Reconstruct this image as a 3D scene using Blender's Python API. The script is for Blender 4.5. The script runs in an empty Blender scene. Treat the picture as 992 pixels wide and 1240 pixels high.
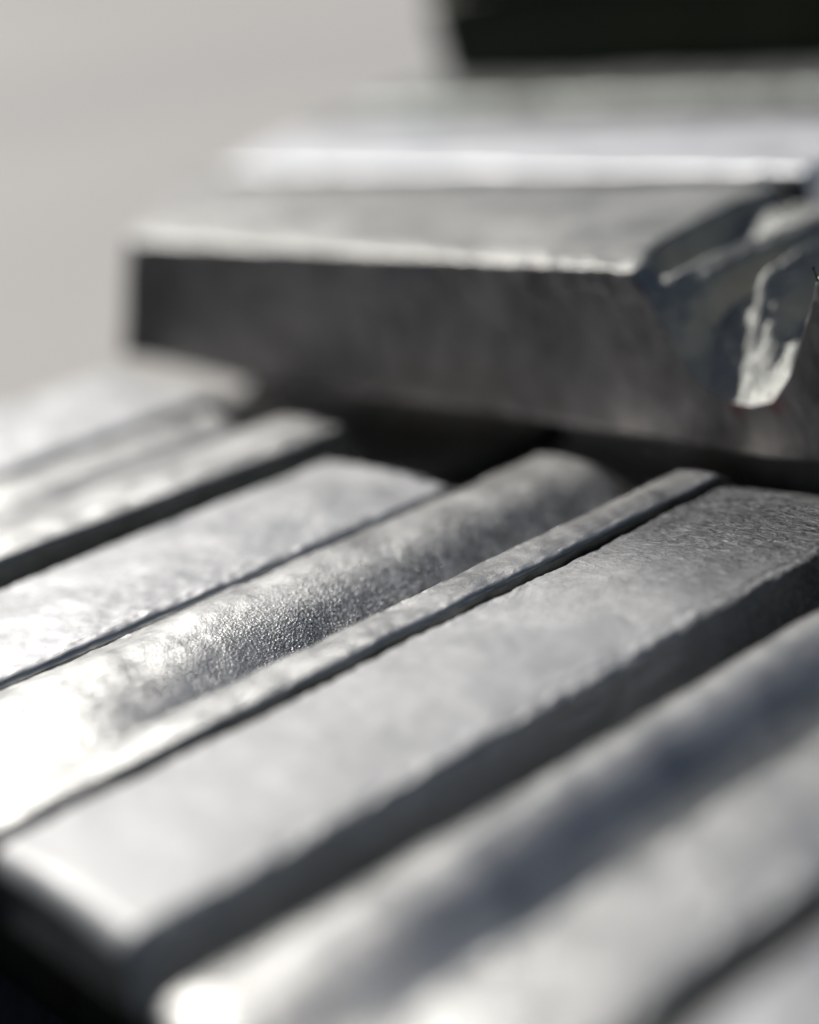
import bpy, math
import numpy as np
from mathutils import Matrix, Vector

scene = bpy.context.scene
COL = scene.collection

# ------------------------------------------------------------------ camera
cam_data = bpy.data.cameras.new('camera')
cam = bpy.data.objects.new('camera', cam_data)
COL.objects.link(cam)
# axes of the camera in world space (calibrated from the photograph's vanishing points)
right = Vector((0.74375536, -0.65043729, -0.15414052))
down = Vector((-0.32560719, -0.15113744, -0.93334743))
fwd = Vector((0.58378757, 0.74437142, -0.32419634))
m = Matrix((right, -down, -fwd)).transposed().to_4x4()
m.translation = Vector((0, 0, 0.27))
cam.matrix_world = m
cam_data.sensor_fit = 'HORIZONTAL'
cam_data.sensor_width = 36.0
cam_data.lens = 74.17
cam_data.clip_start = 0.01
cam_data.clip_end = 500
cam_data.dof.use_dof = True
cam_data.dof.focus_distance = 0.735
cam_data.dof.aperture_fstop = 1.8
scene.camera = cam

# ------------------------------------------------------------------ light
SUN_EL = 48.0
SUN_AZ = 88.0         # degrees from +X towards +Y : the sun stands behind the stack
world = bpy.data.worlds.new('World')
scene.world = world
world.use_nodes = True
nt = world.node_tree
bg = nt.nodes['Background']
sky = nt.nodes.new('ShaderNodeTexSky')
sky.sky_type = 'NISHITA'
sky.sun_disc = False
sky.sun_elevation = math.radians(SUN_EL)
sky.sun_rotation = math.radians(90.0 - SUN_AZ)
sky.air_density = 1.0
sky.dust_density = 1.6
nt.links.new(sky.outputs[0], bg.inputs[0])
bg.inputs[1].default_value = 0.05
sd = bpy.data.lights.new('sun', 'SUN')
sd.energy = 5.0
sd.angle = math.radians(0.55)
sd.color = (1.0, 0.975, 0.945)
sun = bpy.data.objects.new('sun', sd)
COL.objects.link(sun)
sdir = Vector((math.cos(math.radians(SUN_AZ)) * math.cos(math.radians(SUN_EL)),
               math.sin(math.radians(SUN_AZ)) * math.cos(math.radians(SUN_EL)),
               math.sin(math.radians(SUN_EL))))
sun.rotation_euler = sdir.to_track_quat('Z', 'Y').to_euler()
sun.location = (1, 2, 3)
vs = scene.view_settings
vs.view_transform = 'Standard'
vs.look = 'None'
vs.exposure = -0.53
vs.gamma = 1.0
vs.use_curve_mapping = False
scene.cycles.max_bounces = 8
scene.cycles.sample_clamp_indirect = 6.0

# ------------------------------------------------------------------ noise
_rng = np.random.RandomState(7)
_perm = _rng.permutation(256)
_perm = np.concatenate([_perm, _perm, _perm])
_grad = _rng.normal(size=(256, 3))
_grad /= np.linalg.norm(_grad, axis=1)[:, None]


def perlin(p):
    p = np.asarray(p, float)
    i = np.floor(p).astype(int)
    f = p - i
    u = f * f * f * (f * (f * 6 - 15) + 10)
    out = np.zeros(p.shape[0])
    for dx in (0, 1):
        for dy in (0, 1):
            for dz in (0, 1):
                h = _perm[_perm[_perm[(i[:, 0] + dx) & 255] + ((i[:, 1] + dy) & 255)] + ((i[:, 2] + dz) & 255)]
                d = f - np.array([dx, dy, dz])
                g = (_grad[h] * d).sum(1)
                w = (u[:, 0] if dx else 1 - u[:, 0]) * (u[:, 1] if dy else 1 - u[:, 1]) * (u[:, 2] if dz else 1 - u[:, 2])
                out += w * g
    return out * 1.6


def sstep(a, b, x):
    t = np.clip((x - a) / (b - a), 0, 1)
    return t * t * (3 - 2 * t)


# ------------------------------------------------------------------ materials
def new_mat(name):
    mt = bpy.data.materials.new(name)
    mt.use_nodes = True
    t = mt.node_tree
    return mt, t, t.nodes['Principled BSDF']


def node(t, kind, **kw):
    n = t.nodes.new(kind)
    for k, v in kw.items():
        if k in n.inputs:
            n.inputs[k].default_value = v
        else:
            setattr(n, k, v)
    return n


def ramp(t, fac, stops):
    r = t.nodes.new('ShaderNodeValToRGB')
    while len(r.color_ramp.elements) < len(stops):
        r.color_ramp.elements.new(0.5)
    for e, (p, c) in zip(r.color_ramp.elements, stops):
        e.position = p
        e.color = (c[0], c[1], c[2], 1) if isinstance(c, (tuple, list)) else (c, c, c, 1)
    t.links.new(fac, r.inputs[0])
    return r.outputs[0]


def noise_tex(t, vec, scale, detail=4, rough=0.55, dist=0.0):
    n = node(t, 'ShaderNodeTexNoise')
    n.inputs['Scale'].default_value = scale
    n.inputs['Detail'].default_value = detail
    n.inputs['Roughness'].default_value = rough
    n.inputs['Distortion'].default_value = dist
    t.links.new(vec, n.inputs['Vector'])
    return n.outputs['Fac']


def math_n(t, op, a, b):
    n = t.nodes.new('ShaderNodeMath')
    n.operation = op
    for k, v in enumerate((a, b)):
        if isinstance(v, (int, float)):
            n.inputs[k].default_value = v
        else:
            t.links.new(v, n.inputs[k])
    return n.outputs[0]


def alu(name, base_lo=0.50, base_hi=0.72, r_lo=0.34, r_hi=0.6, grain=1.0, wrinkle=1.0, tint=(1, 1, 1.0), stretch=(1, 1, 1), metal=0.9, skin=None, pits=(), stains=(), sand=0.0):
    mt, t, b = new_mat(name)
    tc = t.nodes.new('ShaderNodeTexCoord')
    mp = t.nodes.new('ShaderNodeMapping')
    mp.inputs['Scale'].default_value = stretch
    t.links.new(tc.outputs['Object'], mp.inputs['Vector'])
    v = tc.outputs['Object']
    vsx = mp.outputs[0]
    big = noise_tex(t, v, 28, 5, 0.6, 0.6)
    mid = noise_tex(t, vsx, 160, 5, 0.62, 0.4)
    fine = noise_tex(t, v, 1500, 3, 0.75)
    cloud = math_n(t, 'ADD', math_n(t, 'MULTIPLY', big, 0.65), math_n(t, 'MULTIPLY', mid, 0.35))
    col = ramp(t, cloud, [(0.34, tuple(base_lo * c for c in tint)), (0.62, tuple(base_hi * c for c in tint))])
    pit = noise_tex(t, v, 420, 2, 0.5)
    pitm = ramp(t, pit, [(0.20, 0.25), (0.27, 1.0)])
    mx = t.nodes.new('ShaderNodeMixRGB')
    mx.blend_type = 'MULTIPLY'
    mx.inputs[0].default_value = 0.9
    t.links.new(col, mx.inputs[1])
    t.links.new(pitm, mx.inputs[2])
    if sand:      # open sandy texture : tiny dark pores between bright grains
        sn = noise_tex(t, v, 1150, 2, 0.6)
        sm = ramp(t, math_n(t, 'ADD', math_n(t, 'MULTIPLY', sn, 0.75), math_n(t, 'MULTIPLY', noise_tex(t, v, 240, 2, 0.5), 0.25)),
                  [(0.42, 1.0 - sand), (0.53, 1.0), (0.60, 1.35)])
        m2 = t.nodes.new('ShaderNodeMixRGB')
        m2.blend_type = 'MULTIPLY'
        so = t.nodes.new('ShaderNodeSeparateXYZ')
        t.links.new(v, so.inputs[0])
        yy = math_n(t, 'ADD', so.outputs[1], math_n(t, 'MULTIPLY', math_n(t, 'SUBTRACT', big, 0.5), 0.035))
        ym = ramp(t, math_n(t, 'DIVIDE', math_n(t, 'SUBTRACT', yy, 0.50), 0.14), [(0.18, 0.12), (0.29, 1.0), (0.55, 1.0), (0.80, 0.10)])
        xm = ramp(t, math_n(t, 'DIVIDE', math_n(t, 'SUBTRACT', so.outputs[0], 0.20), 0.4), [(0.25, 0.15), (0.5, 1.0)])
        t.links.new(math_n(t, 'MULTIPLY', ym, xm), m2.inputs[0])
        t.links.new(mx.outputs[0], m2.inputs[1])
        t.links.new(sm, m2.inputs[2])
        mx = m2
    t.links.new(mx.outputs[0], b.inputs['Base Color'])
    rr = ramp(t, math_n(t, 'ADD', math_n(t, 'MULTIPLY', big, 0.5), math_n(t, 'MULTIPLY', fine, 0.5)),
              [(0.35, r_lo), (0.65, r_hi)])
    t.links.new(rr, b.inputs['Roughness'])
    b.inputs['Metallic'].default_value = metal
    # wrinkled oxide skin + fine grain
    vor = t.nodes.new('ShaderNodeTexVoronoi')
    vor.feature = 'DISTANCE_TO_EDGE'
    vor.inputs['Scale'].default_value = 210
    wv = t.nodes.new('ShaderNodeVectorMath')
    wv.operation = 'ADD'
    wn = node(t, 'ShaderNodeTexNoise')
    wn.inputs['Scale'].default_value = 90
    t.links.new(v, wn.inputs['Vector'])
    sc = t.nodes.new('ShaderNodeVectorMath')
    sc.operation = 'SCALE'
    sc.inputs['Scale'].default_value = 0.012
    t.links.new(wn.outputs['Color'], sc.inputs[0])
    t.links.new(vsx, wv.inputs[0])
    t.links.new(sc.outputs[0], wv.inputs[1])
    t.links.new(wv.outputs[0], vor.inputs['Vector'])
    vo = ramp(t, vor.outputs['Distance'], [(0.0, 0.0), (0.12, 1.0)])
    h1 = math_n(t, 'MULTIPLY', mid, 0.0006 * wrinkle)
    h2 = math_n(t, 'MULTIPLY', vo, 0.00004 * wrinkle)
    h3 = math_n(t, 'MULTIPLY', fine, 0.00042 * grain)
    h = math_n(t, 'ADD', math_n(t, 'ADD', h1, h2), h3)
    # fine drag marks along the bar
    ms = t.nodes.new('ShaderNodeMapping')
    ms.inputs['Rotation'].default_value = (0, 0, 0.35)
    ms.inputs['Scale'].default_value = (60, 1500, 400)
    t.links.new(v, ms.inputs['Vector'])
    scr = noise_tex(t, ms.outputs[0], 1.0, 2, 0.5)
    h = math_n(t, 'ADD', h, math_n(t, 'MULTIPLY', scr, 0.00013))
    if sand:
        vg = t.nodes.new('ShaderNodeTexVoronoi')
        vg.inputs['Scale'].default_value = 800
        t.links.new(v, vg.inputs['Vector'])
        gr = math_n(t, 'ADD', vg.outputs['Distance'], math_n(t, 'MULTIPLY', noise_tex(t, v, 2200, 2, 0.6), 0.6))
        h = math_n(t, 'ADD', h, math_n(t, 'MULTIPLY', math_n(t, 'MULTIPLY', gr, m2.inputs[0].links[0].from_socket), 0.00042))
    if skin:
        # crumpled skin, with the upper bar's dark reflection painted in, starting at x = skin[0]
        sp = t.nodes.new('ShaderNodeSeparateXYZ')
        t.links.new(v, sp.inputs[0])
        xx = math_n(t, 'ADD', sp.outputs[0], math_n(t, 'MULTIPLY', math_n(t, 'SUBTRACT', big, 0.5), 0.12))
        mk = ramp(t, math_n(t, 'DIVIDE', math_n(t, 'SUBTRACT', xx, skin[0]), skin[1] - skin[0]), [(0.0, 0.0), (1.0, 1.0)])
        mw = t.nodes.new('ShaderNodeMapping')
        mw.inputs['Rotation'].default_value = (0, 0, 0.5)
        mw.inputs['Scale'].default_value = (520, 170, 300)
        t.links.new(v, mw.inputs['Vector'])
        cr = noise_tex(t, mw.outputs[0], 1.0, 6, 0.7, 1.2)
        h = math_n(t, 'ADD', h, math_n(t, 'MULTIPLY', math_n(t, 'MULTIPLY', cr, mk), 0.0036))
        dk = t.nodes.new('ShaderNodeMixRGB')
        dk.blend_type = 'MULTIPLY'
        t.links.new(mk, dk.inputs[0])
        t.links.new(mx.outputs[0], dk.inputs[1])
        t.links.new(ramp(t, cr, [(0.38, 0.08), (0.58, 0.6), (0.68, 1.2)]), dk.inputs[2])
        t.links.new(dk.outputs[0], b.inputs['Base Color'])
    for (px_, py_, pz_, pr_, pc_) in stains:      # specks of old red marking paint on the rim
        dn = t.nodes.new('ShaderNodeVectorMath')
        dn.operation = 'DISTANCE'
        t.links.new(v, dn.inputs[0])
        dn.inputs[1].default_value = (px_, py_, pz_)
        rad = math_n(t, 'DIVIDE', math_n(t, 'ADD', dn.outputs['Value'], math_n(t, 'MULTIPLY', math_n(t, 'SUBTRACT', pit, 0.5), pr_ * 2.5)), pr_)
        st_ = t.nodes.new('ShaderNodeMixRGB')
        t.links.new(ramp(t, rad, [(0.3, 0.42), (1.0, 0.0)]), st_.inputs[0])
        t.links.new(b.inputs['Base Color'].links[0].from_socket, st_.inputs[1])
        st_.inputs[2].default_value = pc_
        t.links.new(st_.outputs[0], b.inputs['Base Color'])
    for (px_, py_, pz_, pr_) in pits:      # blow holes in the casting
        dn = t.nodes.new('ShaderNodeVectorMath')
        dn.operation = 'DISTANCE'
        t.links.new(v, dn.inputs[0])
        dn.inputs[1].default_value = (px_, py_, pz_)
        rad = math_n(t, 'DIVIDE', math_n(t, 'ADD', dn.outputs['Value'], math_n(t, 'MULTIPLY', math_n(t, 'SUBTRACT', fine, 0.5), pr_)), pr_)
        pm_ = ramp(t, rad, [(0.6, 0.04), (1.0, 1.0)])
        pk = t.nodes.new('ShaderNodeMixRGB')
        pk.blend_type = 'MULTIPLY'
        pk.inputs[0].default_value = 1.0
        t.links.new(b.inputs['Base Color'].links[0].from_socket, pk.inputs[1])
        t.links.new(pm_, pk.inputs[2])
        t.links.new(pk.outputs[0], b.inputs['Base Color'])
    bp = t.nodes.new('ShaderNodeBump')
    bp.inputs['Strength'].default_value = 1.0
    bp.inputs['Distance'].default_value = 1.0
    t.links.new(h, bp.inputs['Height'])
    t.links.new(bp.outputs[0], b.inputs['Normal'])
    return mt


M_SMOOTH = alu('smooth cast aluminium', 0.52, 0.62, 0.43, 0.54, 0.16, 0.2, (1, 1, 0.985), stretch=(0.3, 1.5, 1), metal=0.85)
M_SKIN = alu('smooth cast aluminium with crumpled skin', 0.46, 0.56, 0.53, 0.66, 0.12, 0.18, (1, 1, 0.985), stretch=(0.3, 1.5, 1), metal=0.6, skin=(0.42, 0.55))  # far end: dark reflection of the upper bar painted into the colour
M_BRIGHT = alu('bright cast aluminium', 0.74, 0.84, 0.42, 0.6, 0.2, 0.5, metal=0.6)
M_GRAIN = alu('sandy cast aluminium', 0.50, 0.76, 0.32, 0.47, 0.4, 0.10, (1, 0.99, 0.945), stretch=(0.3, 1.5, 1), metal=1.0, sand=0.72)
M_UPPER = alu('dull cast aluminium', 0.34, 0.54, 0.40, 0.58, 0.5, 1.0, (1, 0.99, 0.93), metal=0.9)
M_GREY = alu('grey cast aluminium', 0.24, 0.42, 0.35, 0.55, 0.3, 1.0, (0.96, 1, 0.93), metal=0.8)
M_SIDE_SHADE = alu('cast side with shade painted in', 0.12, 0.27, 0.36, 0.6, 0.25, 1.0, (0.97, 1.0, 0.97), stretch=(0.6, 0.6, 0.25))  # same cast metal with a darkened base standing in for shade
M_FACE_SHADE = alu('mottled front upper ingot face with shade painted in', 0.10, 0.30, 0.34, 0.6, 0.3, 1.2, (1.0, 0.95, 0.94), stretch=(0.6, 0.5, 0.22),  # shade painted as a dark base; mottling, pits and stains are its own
             pits=[(0.6156, 0.5015, 0.0125, 0.0014), (0.6156, 0.4905, 0.0110, 0.0012), (0.6156, 0.515, 0.019, 0.0007), (0.6156, 0.60, 0.052, 0.0008)],
             stains=[(0.6156, 0.567, 0.086, 0.007, (0.24, 0.05, 0.06, 1)), (0.6156, 0.516, 0.028, 0.008, (0.24, 0.05, 0.06, 1)), (0.6156, 0.492, 0.031, 0.007, (0.24, 0.05, 0.06, 1))])
M_CAST = alu('dull darker hollow of the casting', 0.32, 0.46, 0.46, 0.60, 0.8, 1.0, (0.99, 0.995, 0.93), metal=0.9)  # notch interior, slightly darker and rougher than the bar's top
M_DARK = alu('near-black greenish aluminium', 0.022, 0.045, 0.4, 0.65, 0.3, 0.8, (0.80, 1.0, 0.62))  # near-black base with a green tint


def flat_mat(name, c0, c1, scale, rough=0.85, bump=0.004):
    mt, t, b = new_mat(name)
    tc = t.nodes.new('ShaderNodeTexCoord')
    n1 = noise_tex(t, tc.outputs['Object'], scale, 8, 0.6)
    t.links.new(ramp(t, n1, [(0.35, c0), (0.65, c1)]), b.inputs['Base Color'])
    b.inputs['Roughness'].default_value = rough
    n2 = noise_tex(t, tc.outputs['Object'], 120, 4, 0.6)
    bp = t.nodes.new('ShaderNodeBump')
    bp.inputs['Strength'].default_value = 0.6
    bp.inputs['Distance'].default_value = bump
    t.links.new(n2, bp.inputs['Height'])
    t.links.new(bp.outputs[0], b.inputs['Normal'])
    return mt


M_ASPHALT = flat_mat('asphalt', (0.035, 0.036, 0.038), (0.06, 0.06, 0.06), 6)
M_CONCRETE = flat_mat('pale concrete', (0.50, 0.487, 0.46), (0.61, 0.577, 0.525), 0.28)


# ------------------------------------------------------------------ mesh building
def link_mesh(name, verts, faces, mat, smooth=True):
    me = bpy.data.meshes.new(name)
    me.vertices.add(len(verts))
    me.vertices.foreach_set('co', np.asarray(verts, np.float32).ravel())
    fl = [len(f) for f in faces] if not isinstance(faces, np.ndarray) else None
    if fl is None:
        nf, k = faces.shape
        me.loops.add(nf * k)
        me.loops.foreach_set('vertex_index', faces.ravel().astype(np.int32))
        me.polygons.add(nf)
        me.polygons.foreach_set('loop_start', np.arange(0, nf * k, k, dtype=np.int32))
        me.polygons.foreach_set('loop_total', np.full(nf, k, np.int32))
    me.update(calc_edges=True)
    me.validate()
    if smooth:
        me.polygons.foreach_set('use_smooth', np.ones(len(me.polygons), bool))
    me.materials.append(mat)
    o = bpy.data.objects.new(name, me)
    COL.objects.link(o)
    return o


def describe(o, label, category='ingot', group=None, kind=None):
    if label:
        o['label'] = label
    if category:
        o['category'] = category
    if group:
        o['group'] = group
    if kind:
        o['kind'] = kind
    return o


def round_profile(pts, n):
    """pts: closed list of (v, z, radius); corners rounded; resampled to n points, densest on top."""
    P = np.array([(p[0], p[1]) for p in pts], float)
    out = []
    N = len(P)
    for k in range(N):
        a, b, c = P[k - 1], P[k], P[(k + 1) % N]
        r = pts[k][2]
        if r <= 0:
            out.append(b)
            continue
        da, dc = a - b, c - b
        la, lc = np.linalg.norm(da), np.linalg.norm(dc)
        d = min(r, la * 0.49, lc * 0.49)
        p0, p2 = b + da / la * d, b + dc / lc * d
        for s in np.linspace(0, 1, 9):
            out.append((1 - s) ** 2 * p0 + 2 * s * (1 - s) * b + s * s * p2)
    out = np.array(out)
    q = np.vstack([out, out[:1]])
    seg = np.linalg.norm(np.diff(q, axis=0), axis=1)
    w = seg * np.where((q[:-1, 1] + q[1:, 1]) / 2 > -0.05, 1.0, 0.35)   # spend points above the waist
    cum = np.concatenate([[0], np.cumsum(w)])
    s = np.linspace(0, cum[-1], n, endpoint=False)
    return np.stack([np.interp(s, cum, q[:, 0]), np.interp(s, cum, q[:, 1])], 1)


def stations(segs):
    """segs: [(x, step), ...] -> positions along the bar"""
    xs = [segs[0][0]]
    for (x0, st), (x1, _) in zip(segs[:-1], segs[1:]):
        k = max(1, int(round((x1 - x0) / st)))
        xs += list(x0 + (x1 - x0) * np.arange(1, k + 1) / k)
    return np.array(xs)


def ingot(name, profile, n, xs, mat, axis='X', warp=None, seed=0.0, amp=1.0, end_round=0.012, rough_edges=None,
          top=0.0, height=0.09, shade_gap=0.0025, hump=None, side_mat=None):
    """One cast bar as a closed skin: profile (v, z) swept along its axis, ends rounded, surface uneven."""
    prof = round_profile(profile, n)
    M = len(xs)
    a = np.repeat(xs, n)
    v = np.tile(prof[:, 0], M)
    z = np.tile(prof[:, 1], M)
    vc = prof[:, 0].mean()
    # rounded ends : the outline shrinks a little over the last centimetre
    for x_end in (xs[0], xs[-1]):
        d = np.abs(a - x_end)
        k = np.clip(1 - d / end_round, 0, 1)
        sh = (1 - np.sqrt(np.clip(1 - k * k, 0, 1))) * end_round
        cz = top - height / 2
        v = v - np.sign(v - vc) * np.minimum(sh, np.abs(v - vc)) * 0.7
        z = z - np.sign(z - cz) * np.minimum(sh, np.abs(z - cz)) * 0.9
    if hump is not None:          # the valley beside the ridge is shallow near the bar's end and deepens further on
        vr, depth_z, xa, xb, k0 = hump
        kk = k0 + (1 - k0) * sstep(xa, xb, a)
        msk = (z > -0.05) & (v > vr) & (v < profile[0][0] - 0.008) & (z < depth_z)
        z = np.where(msk, depth_z + (z - depth_z) * kk, z)
    if warp is not None:
        a, v, z = warp(a, v, z)
    P = np.stack([a, v, z], 1) if axis == 'X' else np.stack([v, a, z], 1)
    grid = P.reshape(M, n, 3)
    tu = np.gradient(grid, axis=0)
    tv = np.roll(grid, -1, 1) - np.roll(grid, 1, 1)
    nm = np.cross(tu, tv)
    nm /= np.linalg.norm(nm, axis=2)[:, :, None] + 1e-12
    cen = grid.mean(1, keepdims=True)
    if ((grid - cen) * nm).sum() < 0:
        nm = -nm
    nm = nm.reshape(-1, 3)
    s = np.array([seed, seed * 1.7, seed * 0.3])
    d = (perlin(P * 14 + s) * 0.0014 + perlin(P * 45 + s) * 0.0006 + perlin(P * 130 + s) * 0.00028
         + perlin(P * 380 + s) * 0.00012)
    d = d * amp
    if rough_edges:
        ax = a
        for (ve, we, ae) in rough_edges:       # ragged flash and laps along an edge
            m_ = np.exp(-((v - ve) / we) ** 2) * sstep(top - 0.03, top - 0.01, z)
            q = np.stack([ax * 55, v * 260, z * 120], 1) + s
            q2 = np.stack([ax * 190, v * 420, z * 300], 1) + s
            d = d + m_ * ae * (perlin(q) * 0.9 + perlin(q2) * 0.55 + 0.25 * perlin(q2 * 2.3))
    P = P + nm * d[:, None]
    i = np.arange(M - 1)[:, None] * n
    j = np.arange(n)[None, :]
    j2 = (j + 1) % n
    quads = np.stack([i + j, i + j2, i + n + j2, i + n + j], -1).reshape(-1, 4)
    # end caps as triangle fans written as degenerate-free quads: centre rings
    verts = [P]
    faces = [quads]
    base = M * n
    for e, row in ((0, 0), (1, M - 1)):
        ring = P[row * n:(row + 1) * n]
        c = ring.mean(0)
        prev = np.arange(n) + row * n
        for s_ in (0.8, 0.55, 0.3, 0.1):
            r2 = c + (ring - c) * s_
            verts.append(r2)
            cur = np.arange(n) + base
            base += n
            q = np.stack([prev, cur, np.roll(cur, -1), np.roll(prev, -1)], -1)
            if e:
                q = q[:, ::-1]
            faces.append(q)
            prev = cur
        # close the small remaining hole with a strip of quads
        h = n // 2
        k = np.arange(h - 1)
        q = np.stack([prev[k], prev[n - 1 - k], prev[n - 2 - k], prev[k + 1]], -1)
        if e:
            q = q[:, ::-1]
        faces.append(q)
    V = np.vstack(verts)
    F = np.vstack(faces)
    o = link_mesh(name, V, F, mat)
    import bmesh
    bm = bmesh.new()
    bm.from_mesh(o.data)
    bmesh.ops.recalc_face_normals(bm, faces=bm.faces)
    # shade of the side and end faces, painted as a darker base : whole rows of the skin, so the edge is clean
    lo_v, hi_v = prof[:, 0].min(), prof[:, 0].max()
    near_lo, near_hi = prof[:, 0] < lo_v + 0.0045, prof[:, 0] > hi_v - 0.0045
    z_lo = prof[near_lo, 1].max() - shade_gap
    z_hi = prof[near_hi, 1].max() - shade_gap
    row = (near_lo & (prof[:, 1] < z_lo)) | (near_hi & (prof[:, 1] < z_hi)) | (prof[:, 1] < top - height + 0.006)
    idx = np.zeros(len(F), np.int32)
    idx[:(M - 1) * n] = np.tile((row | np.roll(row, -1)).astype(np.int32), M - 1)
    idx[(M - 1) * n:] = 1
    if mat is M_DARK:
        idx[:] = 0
    o.data.materials.append(side_mat or M_SIDE_SHADE)
    bm.to_mesh(o.data)
    bm.free()
    o.data.polygons.foreach_set('material_index', idx)
    return o


# ------------------------------------------------------------------ setting
def sheet(name, x0, x1, y0, y1, z, mat):
    V = np.array([(x0, y0, z), (x1, y0, z), (x1, y1, z), (x0, y1, z)], float)
    return link_mesh(name, V, np.array([[0, 1, 2, 3]]), mat, False)


describe(sheet('ground', -200, 250, -200, 250, -0.186, M_ASPHALT), 'dark ground under the stack, assumed to be asphalt', None, None, 'structure')  # dark tone and unseen spread assumed so front faces reflect no pale ground
yv = []
ys_ = [1.15, 3.0, 6.0, 12.0, 30.0, 80.0, 240.0]
for y_ in ys_:
    for x_ in (0.72, 240.0):
        yv.append((x_, y_, -0.182 + 0.035 * max(0.0, y_ - 4.0)))
yf_ = np.array([[2 * k, 2 * k + 1, 2 * k + 3, 2 * k + 2] for k in range(len(ys_) - 1)])
describe(link_mesh('concrete_yard', np.array(yv), yf_, M_CONCRETE, False), 'pale sunlit concrete yard rising gently behind the stack', None, None, 'structure')

# ------------------------------------------------------------------ lower layer, bars along X
G_LOW = 'aluminium ingots side by side in the lower layer'
G_UP = 'aluminium ingots laid across the lower layer'
Z0 = -0.0898


def lower_warp(x_end, depth=0.055, run=0.045, lug=0.03, sag=0.0, slant=0.0, vref=0.0):
    def w(a, v, z):
        # crosswise notch the upper bars bridge: the top dives at x_end and comes back further on
        e = x_end + slant * (v - vref) + 0.004 * perlin(np.stack([v * 60, v * 0 + x_end * 10, z * 0], 1))
        dip = sstep(0, 1, (a - e) / run) - sstep(0.70, 0.75, a)
        dip = np.clip(dip, 0, 1)
        drop = np.sqrt(np.clip(1 - (1 - dip) ** 2, 0, 1)) * 0.25 + dip * 0.75
        f = (z - Z0) / (0 - Z0)
        z = Z0 + (z - Z0) * (1 - np.clip(depth * drop / 0.09, 0, 0.8))
        # thin lug at the near end
        k = 1 - sstep(0.222, 0.262, a)
        z = z + np.maximum(0, (-lug - z)) * k
        z = z - sag * np.clip(f, 0, 1)
        z = np.where(a > 0.69, np.minimum(z, 0.0), z)
        return a, v, z
    return w


def flat_section(v0, v1, z=0.0, rl=0.003, rr=0.004, dome=0.001, draft=0.010, flare=0.004):
    # v1 > v0 ; v0 is the side that faces the viewer
    return [(v1 - draft * -0.4, Z0, 0.004), (v0 - flare, Z0, 0.004),
            (v0, z - 0.002, rr), (v0 + (v1 - v0) * 0.35, z + dome, 0.02),
            (v0 + (v1 - v0) * 0.7, z + dome, 0.02), (v1, z - 0.001, rl)]


def round_section(v0, v1, ridge, valley=-0.030, hump=0.0, shoulder=-0.006, ridge_z=0.0):
    # v0 side: narrow ridge ; then a valley ; then a broad hump up to v1
    w = v1 - v0 - ridge
    r = v0 + ridge
    return [(v1 + 0.0015, Z0, 0.004), (v0 - 0.002, Z0, 0.004),
            (v0, ridge_z - 0.0012, 0.0022), (v0 + ridge * 0.45, ridge_z + 0.0004, 0.006), (r - 0.001, ridge_z - 0.0018, 0.004),
            (r + 0.004, valley, 0.008),
            (r + 0.004 + w * 0.16, valley + 0.003, 0.012), (r + w * 0.54, hump - 0.004, 0.034),
            (r + w * 0.78, hump + 0.0005, 0.016), (v1, shoulder, 0.006)]


XS_FINE = stations([(0.165, 0.0012), (0.19, 0.0018), (0.30, 0.0012), (0.66, 0.004), (0.80, 0.01), (1.25, 0.003), (1.262, 1)])
XS_MED = stations([(0.196, 0.0015), (0.215, 0.003), (0.66, 0.006), (0.80, 0.012), (1.25, 0.003), (1.262, 1)])

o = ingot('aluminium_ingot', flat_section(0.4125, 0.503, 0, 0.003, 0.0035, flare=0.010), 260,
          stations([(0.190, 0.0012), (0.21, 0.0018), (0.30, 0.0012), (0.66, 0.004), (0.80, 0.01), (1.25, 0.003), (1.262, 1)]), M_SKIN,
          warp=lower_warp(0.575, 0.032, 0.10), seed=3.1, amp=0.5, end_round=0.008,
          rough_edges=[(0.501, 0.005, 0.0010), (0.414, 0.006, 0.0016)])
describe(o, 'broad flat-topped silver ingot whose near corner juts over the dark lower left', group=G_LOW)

o = ingot('aluminium_ingot', round_section(0.5065, 0.632, 0.028, -0.033, 0.0, -0.004, 0.0035), 320, XS_FINE, M_GRAIN,
          warp=lower_warp(0.585, 0.045, 0.06), seed=8.4, amp=0.6, hump=(0.536, -0.003, 0.27, 0.42, 0.3),
          rough_edges=[(0.508, 0.004, 0.0005), (0.533, 0.005, 0.0005), (0.63, 0.006, 0.0010)])
describe(o, 'rounded ingot with sandy sparkling flank and narrow ridge, through the picture\'s middle', group=G_LOW)

o = ingot('aluminium_ingot', flat_section(0.6335, 0.737, 0.0, 0.004, 0.004), 240, XS_FINE, M_SMOOTH,
          warp=lower_warp(0.525, 0.05, 0.035, slant=0.0), seed=12.9, amp=0.55,
          rough_edges=[(0.637, 0.007, 0.0006), (0.74, 0.006, 0.0012)])
describe(o, 'flat-topped pale ingot ending in a rounded corner below the middle of the upper bar', group=G_LOW)

o = ingot('aluminium_ingot', round_section(0.757, 0.925, 0.060, -0.022, 0.002, -0.013, 0.008), 200, XS_MED, M_GRAIN,
          warp=lower_warp(0.555, 0.05, 0.035), seed=17.0, amp=0.6,
          rough_edges=[(0.768, 0.006, 0.0012)])
describe(o, 'brightest rounded ingot with a ridge, at the left edge below the upper bar', group=G_LOW)

o = ingot('aluminium_ingot', flat_section(0.930, 1.085, 0.000, 0.006, 0.006), 140, XS_MED, M_SMOOTH,
          warp=lower_warp(0.585, 0.05, 0.035), seed=21.0, amp=1.2)
describe(o, 'farthest blurred flat lower ingot, beneath the upper bar\'s dark left corner', group=G_LOW)

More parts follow.
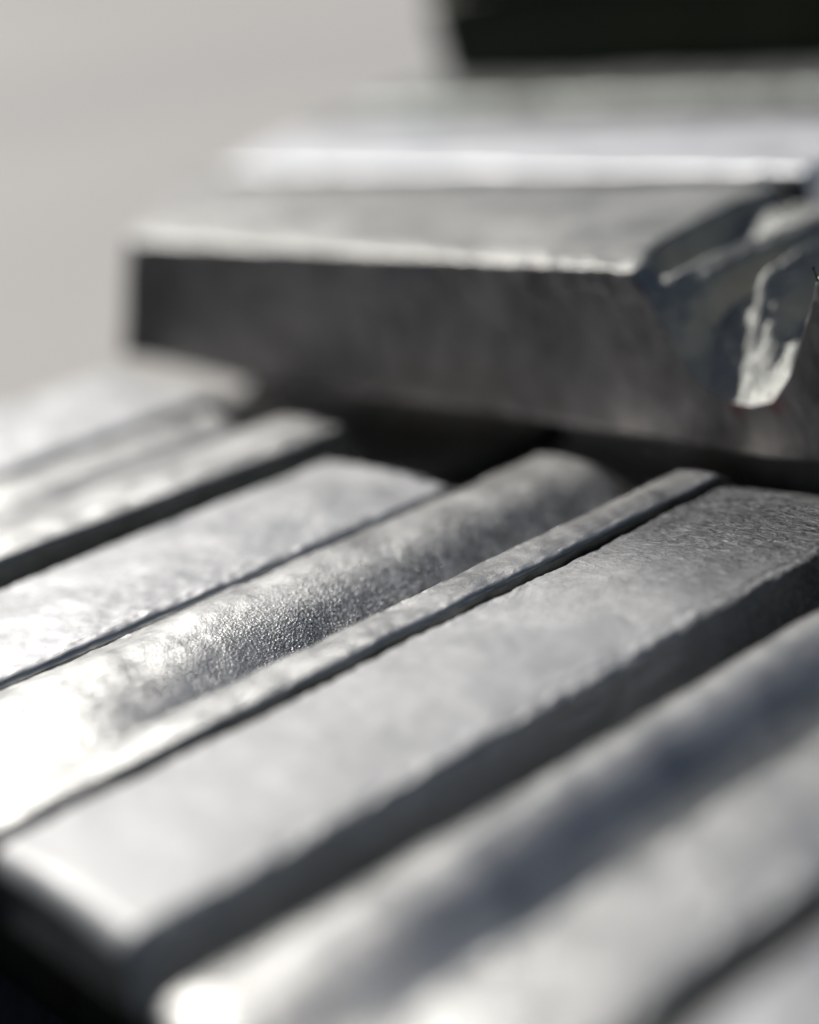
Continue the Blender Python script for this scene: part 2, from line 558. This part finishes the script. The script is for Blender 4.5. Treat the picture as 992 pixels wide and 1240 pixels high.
o = ingot('aluminium_ingot', round_section(0.268, 0.388, 0.054, -0.032, -0.003, -0.008, -0.002), 260,
          stations([(0.180, 0.0012), (0.20, 0.0018), (0.66, 0.004), (0.80, 0.012), (1.25, 0.003), (1.262, 1)]), M_GRAIN,
          warp=lower_warp(0.575, 0.05, 0.04), seed=27.0, amp=0.55, hump=(0.324, -0.005, 0.20, 0.36, 0.35),
          rough_edges=[(0.27, 0.008, 0.0010), (0.322, 0.01, 0.0012), (0.39, 0.008, 0.0010)])
describe(o, 'blurred rounded ridged ingot in front, its bright near end at the bottom edge', group=G_LOW)

o = ingot('aluminium_ingot', flat_section(0.150, 0.254, -0.002, 0.006, 0.006), 140, XS_MED, M_SMOOTH,
          warp=lower_warp(0.575, 0.05, 0.05), seed=31.0, amp=1.2)
describe(o, 'out-of-focus flat ingot cut off by the lower right corner of the picture', group=G_LOW)

# ------------------------------------------------------------------ layer beneath, bars across (Y)
XB = [(0.262, 0.44), (0.47, 0.648), (0.678, 0.856), (0.886, 1.064), (1.094, 1.25)]
LB = ['dark crosswise bottom ingot, second from the near lug ends',
      'dark crosswise bottom ingot under the front upper bar\'s near edge',
      'dark crosswise bottom ingot under the second upper bar',
      'dark crosswise bottom ingot at the far back of the layer']
o = None
for k, (x0, x1) in enumerate(XB):
    pr = [(x1 + 0.004, -0.1815, 0.005), (x0 - 0.004, -0.1815, 0.005), (x0, -0.094, 0.008), ((x0 + x1) / 2, -0.0915, 0.02), (x1, -0.094, 0.008)]
    if k == 0:
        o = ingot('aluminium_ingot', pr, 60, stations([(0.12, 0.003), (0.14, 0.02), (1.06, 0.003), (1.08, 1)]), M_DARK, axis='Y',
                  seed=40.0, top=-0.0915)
        first = o
        describe(o, 'dark ingot of the bottom layer nearest the picture\'s dark lower left corner', group='ingots of the bottom layer')
    else:
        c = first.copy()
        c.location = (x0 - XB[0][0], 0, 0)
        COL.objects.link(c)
        c['label'] = LB[k - 1]

# ------------------------------------------------------------------ upper layer, bars along Y
U0 = 0.0012
UH = 0.0930


def notch_height(x, y):
    """height of the cast top of the front upper bar around its ribbed crosswise notch"""
    top = UH
    yf = np.array([0.40, 0.445, 0.462, 0.4717, 0.483, 0.4942, 0.507, 0.522, 0.537, 0.548, 0.556, 0.566, 0.576])
    zf = np.array([UH, UH, 0.0935, 0.070, 0.0460, 0.0320, 0.0285, 0.0295, 0.0350, 0.0460, 0.062, 0.0810, UH])
    front = np.interp(y, yf, zf)
    e = np.interp(x, [0.615, 0.64, 0.674, 0.775, 0.83], [0.574, 0.588, 0.606, 0.636, 0.645])      # plateau edge
    r1 = np.interp(x, [0.615, 0.64, 0.755, 0.83], [0.560, 0.566, 0.577, 0.585])
    r2 = np.interp(x, [0.615, 0.633, 0.74, 0.83], [0.515, 0.522, 0.553, 0.565])
    fl = 0.048
    back = np.full_like(y, top)
    ks = [(e, top), (e - 0.010, 0.069), (r1 + 0.008, 0.069), (r1, 0.086), (r1 - 0.007, 0.083), ((r1 + r2) / 2 + 0.004, 0.061),
          (r2 + 0.006, 0.061), (r2, 0.080), (r2 - 0.006, 0.073), (r2 - 0.020, 0.052), (r2 - 0.034, 0.036), (np.full_like(y, 0.470), 0.033), (np.full_like(y, 0.458), 0.050), (np.full_like(y, 0.446), 0.085),
          (np.full_like(y, 0.438), top)]
    for (ya, za), (yb, zb) in zip(ks[:-1], ks[1:]):
        m_ = (y <= ya) & (y > yb)
        t_ = np.clip((ya - y) / np.maximum(ya - yb, 1e-6), 0, 1)
        t_ = t_ * t_ * (3 - 2 * t_)
        back = np.where(m_, za + (zb - za) * t_, back)
    k = sstep(0.0, 1.0, (x - 0.618) / (0.030 + 0.020 * sstep(0.488, 0.520, y)))
    h = front * (1 - k) + back * k
    # the recess closes again near the back of the bar
    kb = sstep(0.735, 0.79, x)
    h = h * (1 - kb) + np.minimum(top, np.maximum(h, 0.080)) * kb
    # the hollow is rough cast : lumps and small terraces
    q = np.stack([x, y, x * 0], 1)
    dep = np.clip((top - h) / 0.02, 0, 1)
    rug = perlin(q * 75 + 5) * 0.0020 + perlin(q * 190 + 9) * 0.0018 + perlin(q * 420) * 0.0013
    h = h + dep * rug * sstep(0.6162, 0.622, x)
    return np.minimum(h, 0.096)


def bar1_warp(a, v, z):
    # a = Y along the bar, v = X across
    f = np.clip((z - U0) / (UH - U0), 0, 1.05)
    # skewed, slightly drafted left end
    k = sstep(0.85, 1.05, a)
    a = a + k * (0.26 * np.clip((v - 0.6156) / 0.24, 0, 1) + 0.045 * (1 - f))
    h = notch_height(v, a)
    z = U0 + (z - U0) * (h - U0) / (UH - U0)
    # the saw-straight front: foot undercut a little toward the middle
    z = z - 0.004 * np.exp(-((a - 0.92) / 0.08) ** 2) * (1 - f) * sstep(0.70, 0.62, v)
    return a, v, z


pr = [(0.8300, U0, 0.006), (0.6175, U0, 0.004), (0.6156, UH - 0.001, 0.0022), (0.640, UH + 0.0005, 0.01), (0.76, UH, 0.03), (0.8270, UH - 0.002, 0.006)]
o = ingot('aluminium_ingot', pr, 420, stations([(0.02, 0.003), (0.05, 0.012), (0.40, 0.0011), (0.66, 0.0025), (1.036, 0.001), (1.056, 1)]),
          M_UPPER, axis='Y', warp=bar1_warp, seed=51.0, amp=0.8, top=UH, height=0.0918, end_round=0.004, shade_gap=0.0014, side_mat=M_FACE_SHADE,
          rough_edges=[(0.617, 0.010, 0.0020)])
me_ = o.data
me_.materials.append(M_CAST)
pc = np.empty(len(me_.polygons) * 3)
me_.polygons.foreach_get('center', pc)
pc = pc.reshape(-1, 3)
pi = np.empty(len(me_.polygons), np.int32)
me_.polygons.foreach_get('material_index', pi)
hol = (pi == 0) & (pc[:, 0] > 0.6165) & (pc[:, 0] < 0.81) & (pc[:, 1] > 0.42) & (pc[:, 1] < 0.645) & (pc[:, 2] < UH - 0.004)
pi[hol] = 2
me_.polygons.foreach_set('material_index', pi)
describe(o, 'front upper ingot with dark side face, pale top and deep ribbed notch', group=G_UP)
bar1 = o

# burr standing on the notch's right lip
def tube(pts, rad, seg=8):
    V, F = [], []
    for k, (p, r) in enumerate(zip(pts, rad)):
        p = Vector(p)
        d = (Vector(pts[min(k + 1, len(pts) - 1)]) - Vector(pts[max(k - 1, 0)])).normalized()
        u = d.orthogonal().normalized()
        w = d.cross(u)
        for s in range(seg):
            an = 2 * math.pi * s / seg
            V.append(p + (u * math.cos(an) + w * math.sin(an)) * r)
    for k in range(len(pts) - 1):
        for s in range(seg):
            F.append((k * seg + s, k * seg + (s + 1) % seg, (k + 1) * seg + (s + 1) % seg, (k + 1) * seg + s))
    return np.array([tuple(q) for q in V]), np.array(F)


bur = [(0.617, 0.4625, 0.089), (0.6158, 0.4632, 0.0935), (0.6150, 0.4640, 0.0970), (0.6148, 0.4642, 0.0985)]
V, F = tube(bur, [0.0011, 0.0005, 0.0003, 0.0007])
b = link_mesh('burr', V, F, M_DARK)
b.parent = bar1
b['label'] = 'thin dark burr sticking up from the notch lip'


def plain_notch(yc, w, dep, top):
    def f(a, v, z):
        g = np.clip((z - U0) / (top - U0), 0, 1)
        k = sstep(yc + w, yc + w - 0.012, a) * sstep(yc - w, yc - w + 0.012, a)
        rib = 0.010 * (0.5 + 0.5 * np.sin((a - yc) * 210))
        return a, v, z - g * k * (dep - rib)
    return f


def skew(f, y0, y1, amt, x0, xw):
    def g(a, v, z):
        k = sstep(y0, y1, a)
        a = a + k * amt * np.clip((v - x0) / xw, 0, 1)
        return f(a, v, z)
    return g


YS = stations([(-0.10, 0.003), (-0.08, 0.02), (0.40, 0.0025), (0.75, 0.006), (1.23, 0.0015), (1.255, 1)])
T2 = 0.1000
pr = [(0.990, U0, 0.006), (0.834, U0, 0.006), (0.832, T2 - 0.003, 0.003), (0.91, T2 + 0.002, 0.03), (0.96, T2 + 0.0035, 0.02), (0.988, T2 + 0.002, 0.004)]
o = ingot('aluminium_ingot', pr, 150, YS, M_BRIGHT, axis='Y', warp=skew(plain_notch(0.545, 0.085, 0.045, T2), 1.0, 1.2, 0.10, 0.834, 0.196), seed=57.0, amp=1.0, top=T2,
          height=0.095, rough_edges=[(0.834, 0.01, 0.0016)])
describe(o, 'second upper ingot, a bright pale strip just behind the notched front one', group=G_UP)

YS3 = stations([(-0.10, 0.003), (-0.08, 0.02), (0.40, 0.004), (1.36, 0.002), (1.38, 1)])
T3 = 0.1005
pr = [(1.375, U0, 0.006), (0.996, U0, 0.006), (0.996, 0.0965, 0.004), (1.07, 0.0975, 0.01), (1.128, 0.0965, 0.003), (1.134, T3 + 0.0015, 0.004), (1.22, T3 + 0.001, 0.02), (1.37, T3 - 0.001, 0.006)]
o = ingot('aluminium_ingot', pr, 150, YS3, M_GREY, axis='Y', warp=skew(lambda a, v, z: (a, v, z), 1.2, 1.37, 0.14, 0.996, 0.38), seed=63.0, amp=1.4, top=T3,
          height=0.097, rough_edges=[(1.14, 0.012, 0.002), (1.10, 0.02, 0.0015)])
describe(o, 'third upper ingot, stepped and greyish, in front of the dark block at the top right', group=G_UP)

# ------------------------------------------------------------------ third layer, dark block at the top right
for k, (zb, lab) in enumerate(((0.1035, 'dark greenish ingot at the top right, lying on the third upper ingot'),
                               (0.1945, 'dark ingot above the picture\'s upper edge, topmost of the stack'))):
    pr = [(1.530, zb, 0.006), (1.268, zb, 0.006), (1.262, zb + 0.088, 0.006), (1.520, zb + 0.088, 0.006)]
    xs = stations([(0.30, 0.004), (0.33, 0.02), (1.40, 0.004), (1.43, 1)])

    def lean(a, v, z, zb=zb):
        return a + sstep(1.2, 1.42, a) * (z - 0.10) * 0.12, v, z
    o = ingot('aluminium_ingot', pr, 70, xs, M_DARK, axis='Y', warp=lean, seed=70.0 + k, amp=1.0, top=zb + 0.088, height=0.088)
    describe(o, lab, group='dark ingots of the third layer')
# hidden bars that carry the third layer at the back
pr = [(1.625, U0, 0.006), (1.385, U0, 0.006), (1.387, 0.097, 0.006), (1.62, 0.097, 0.006)]
o = ingot('aluminium_ingot', pr, 60, stations([(0.30, 0.004), (0.33, 0.02), (1.40, 0.004), (1.42, 1)]), M_UPPER, axis='Y', seed=77.0, top=0.097, height=0.095)
describe(o, 'rear upper ingot directly beneath the dark block at the top right', group=G_UP)
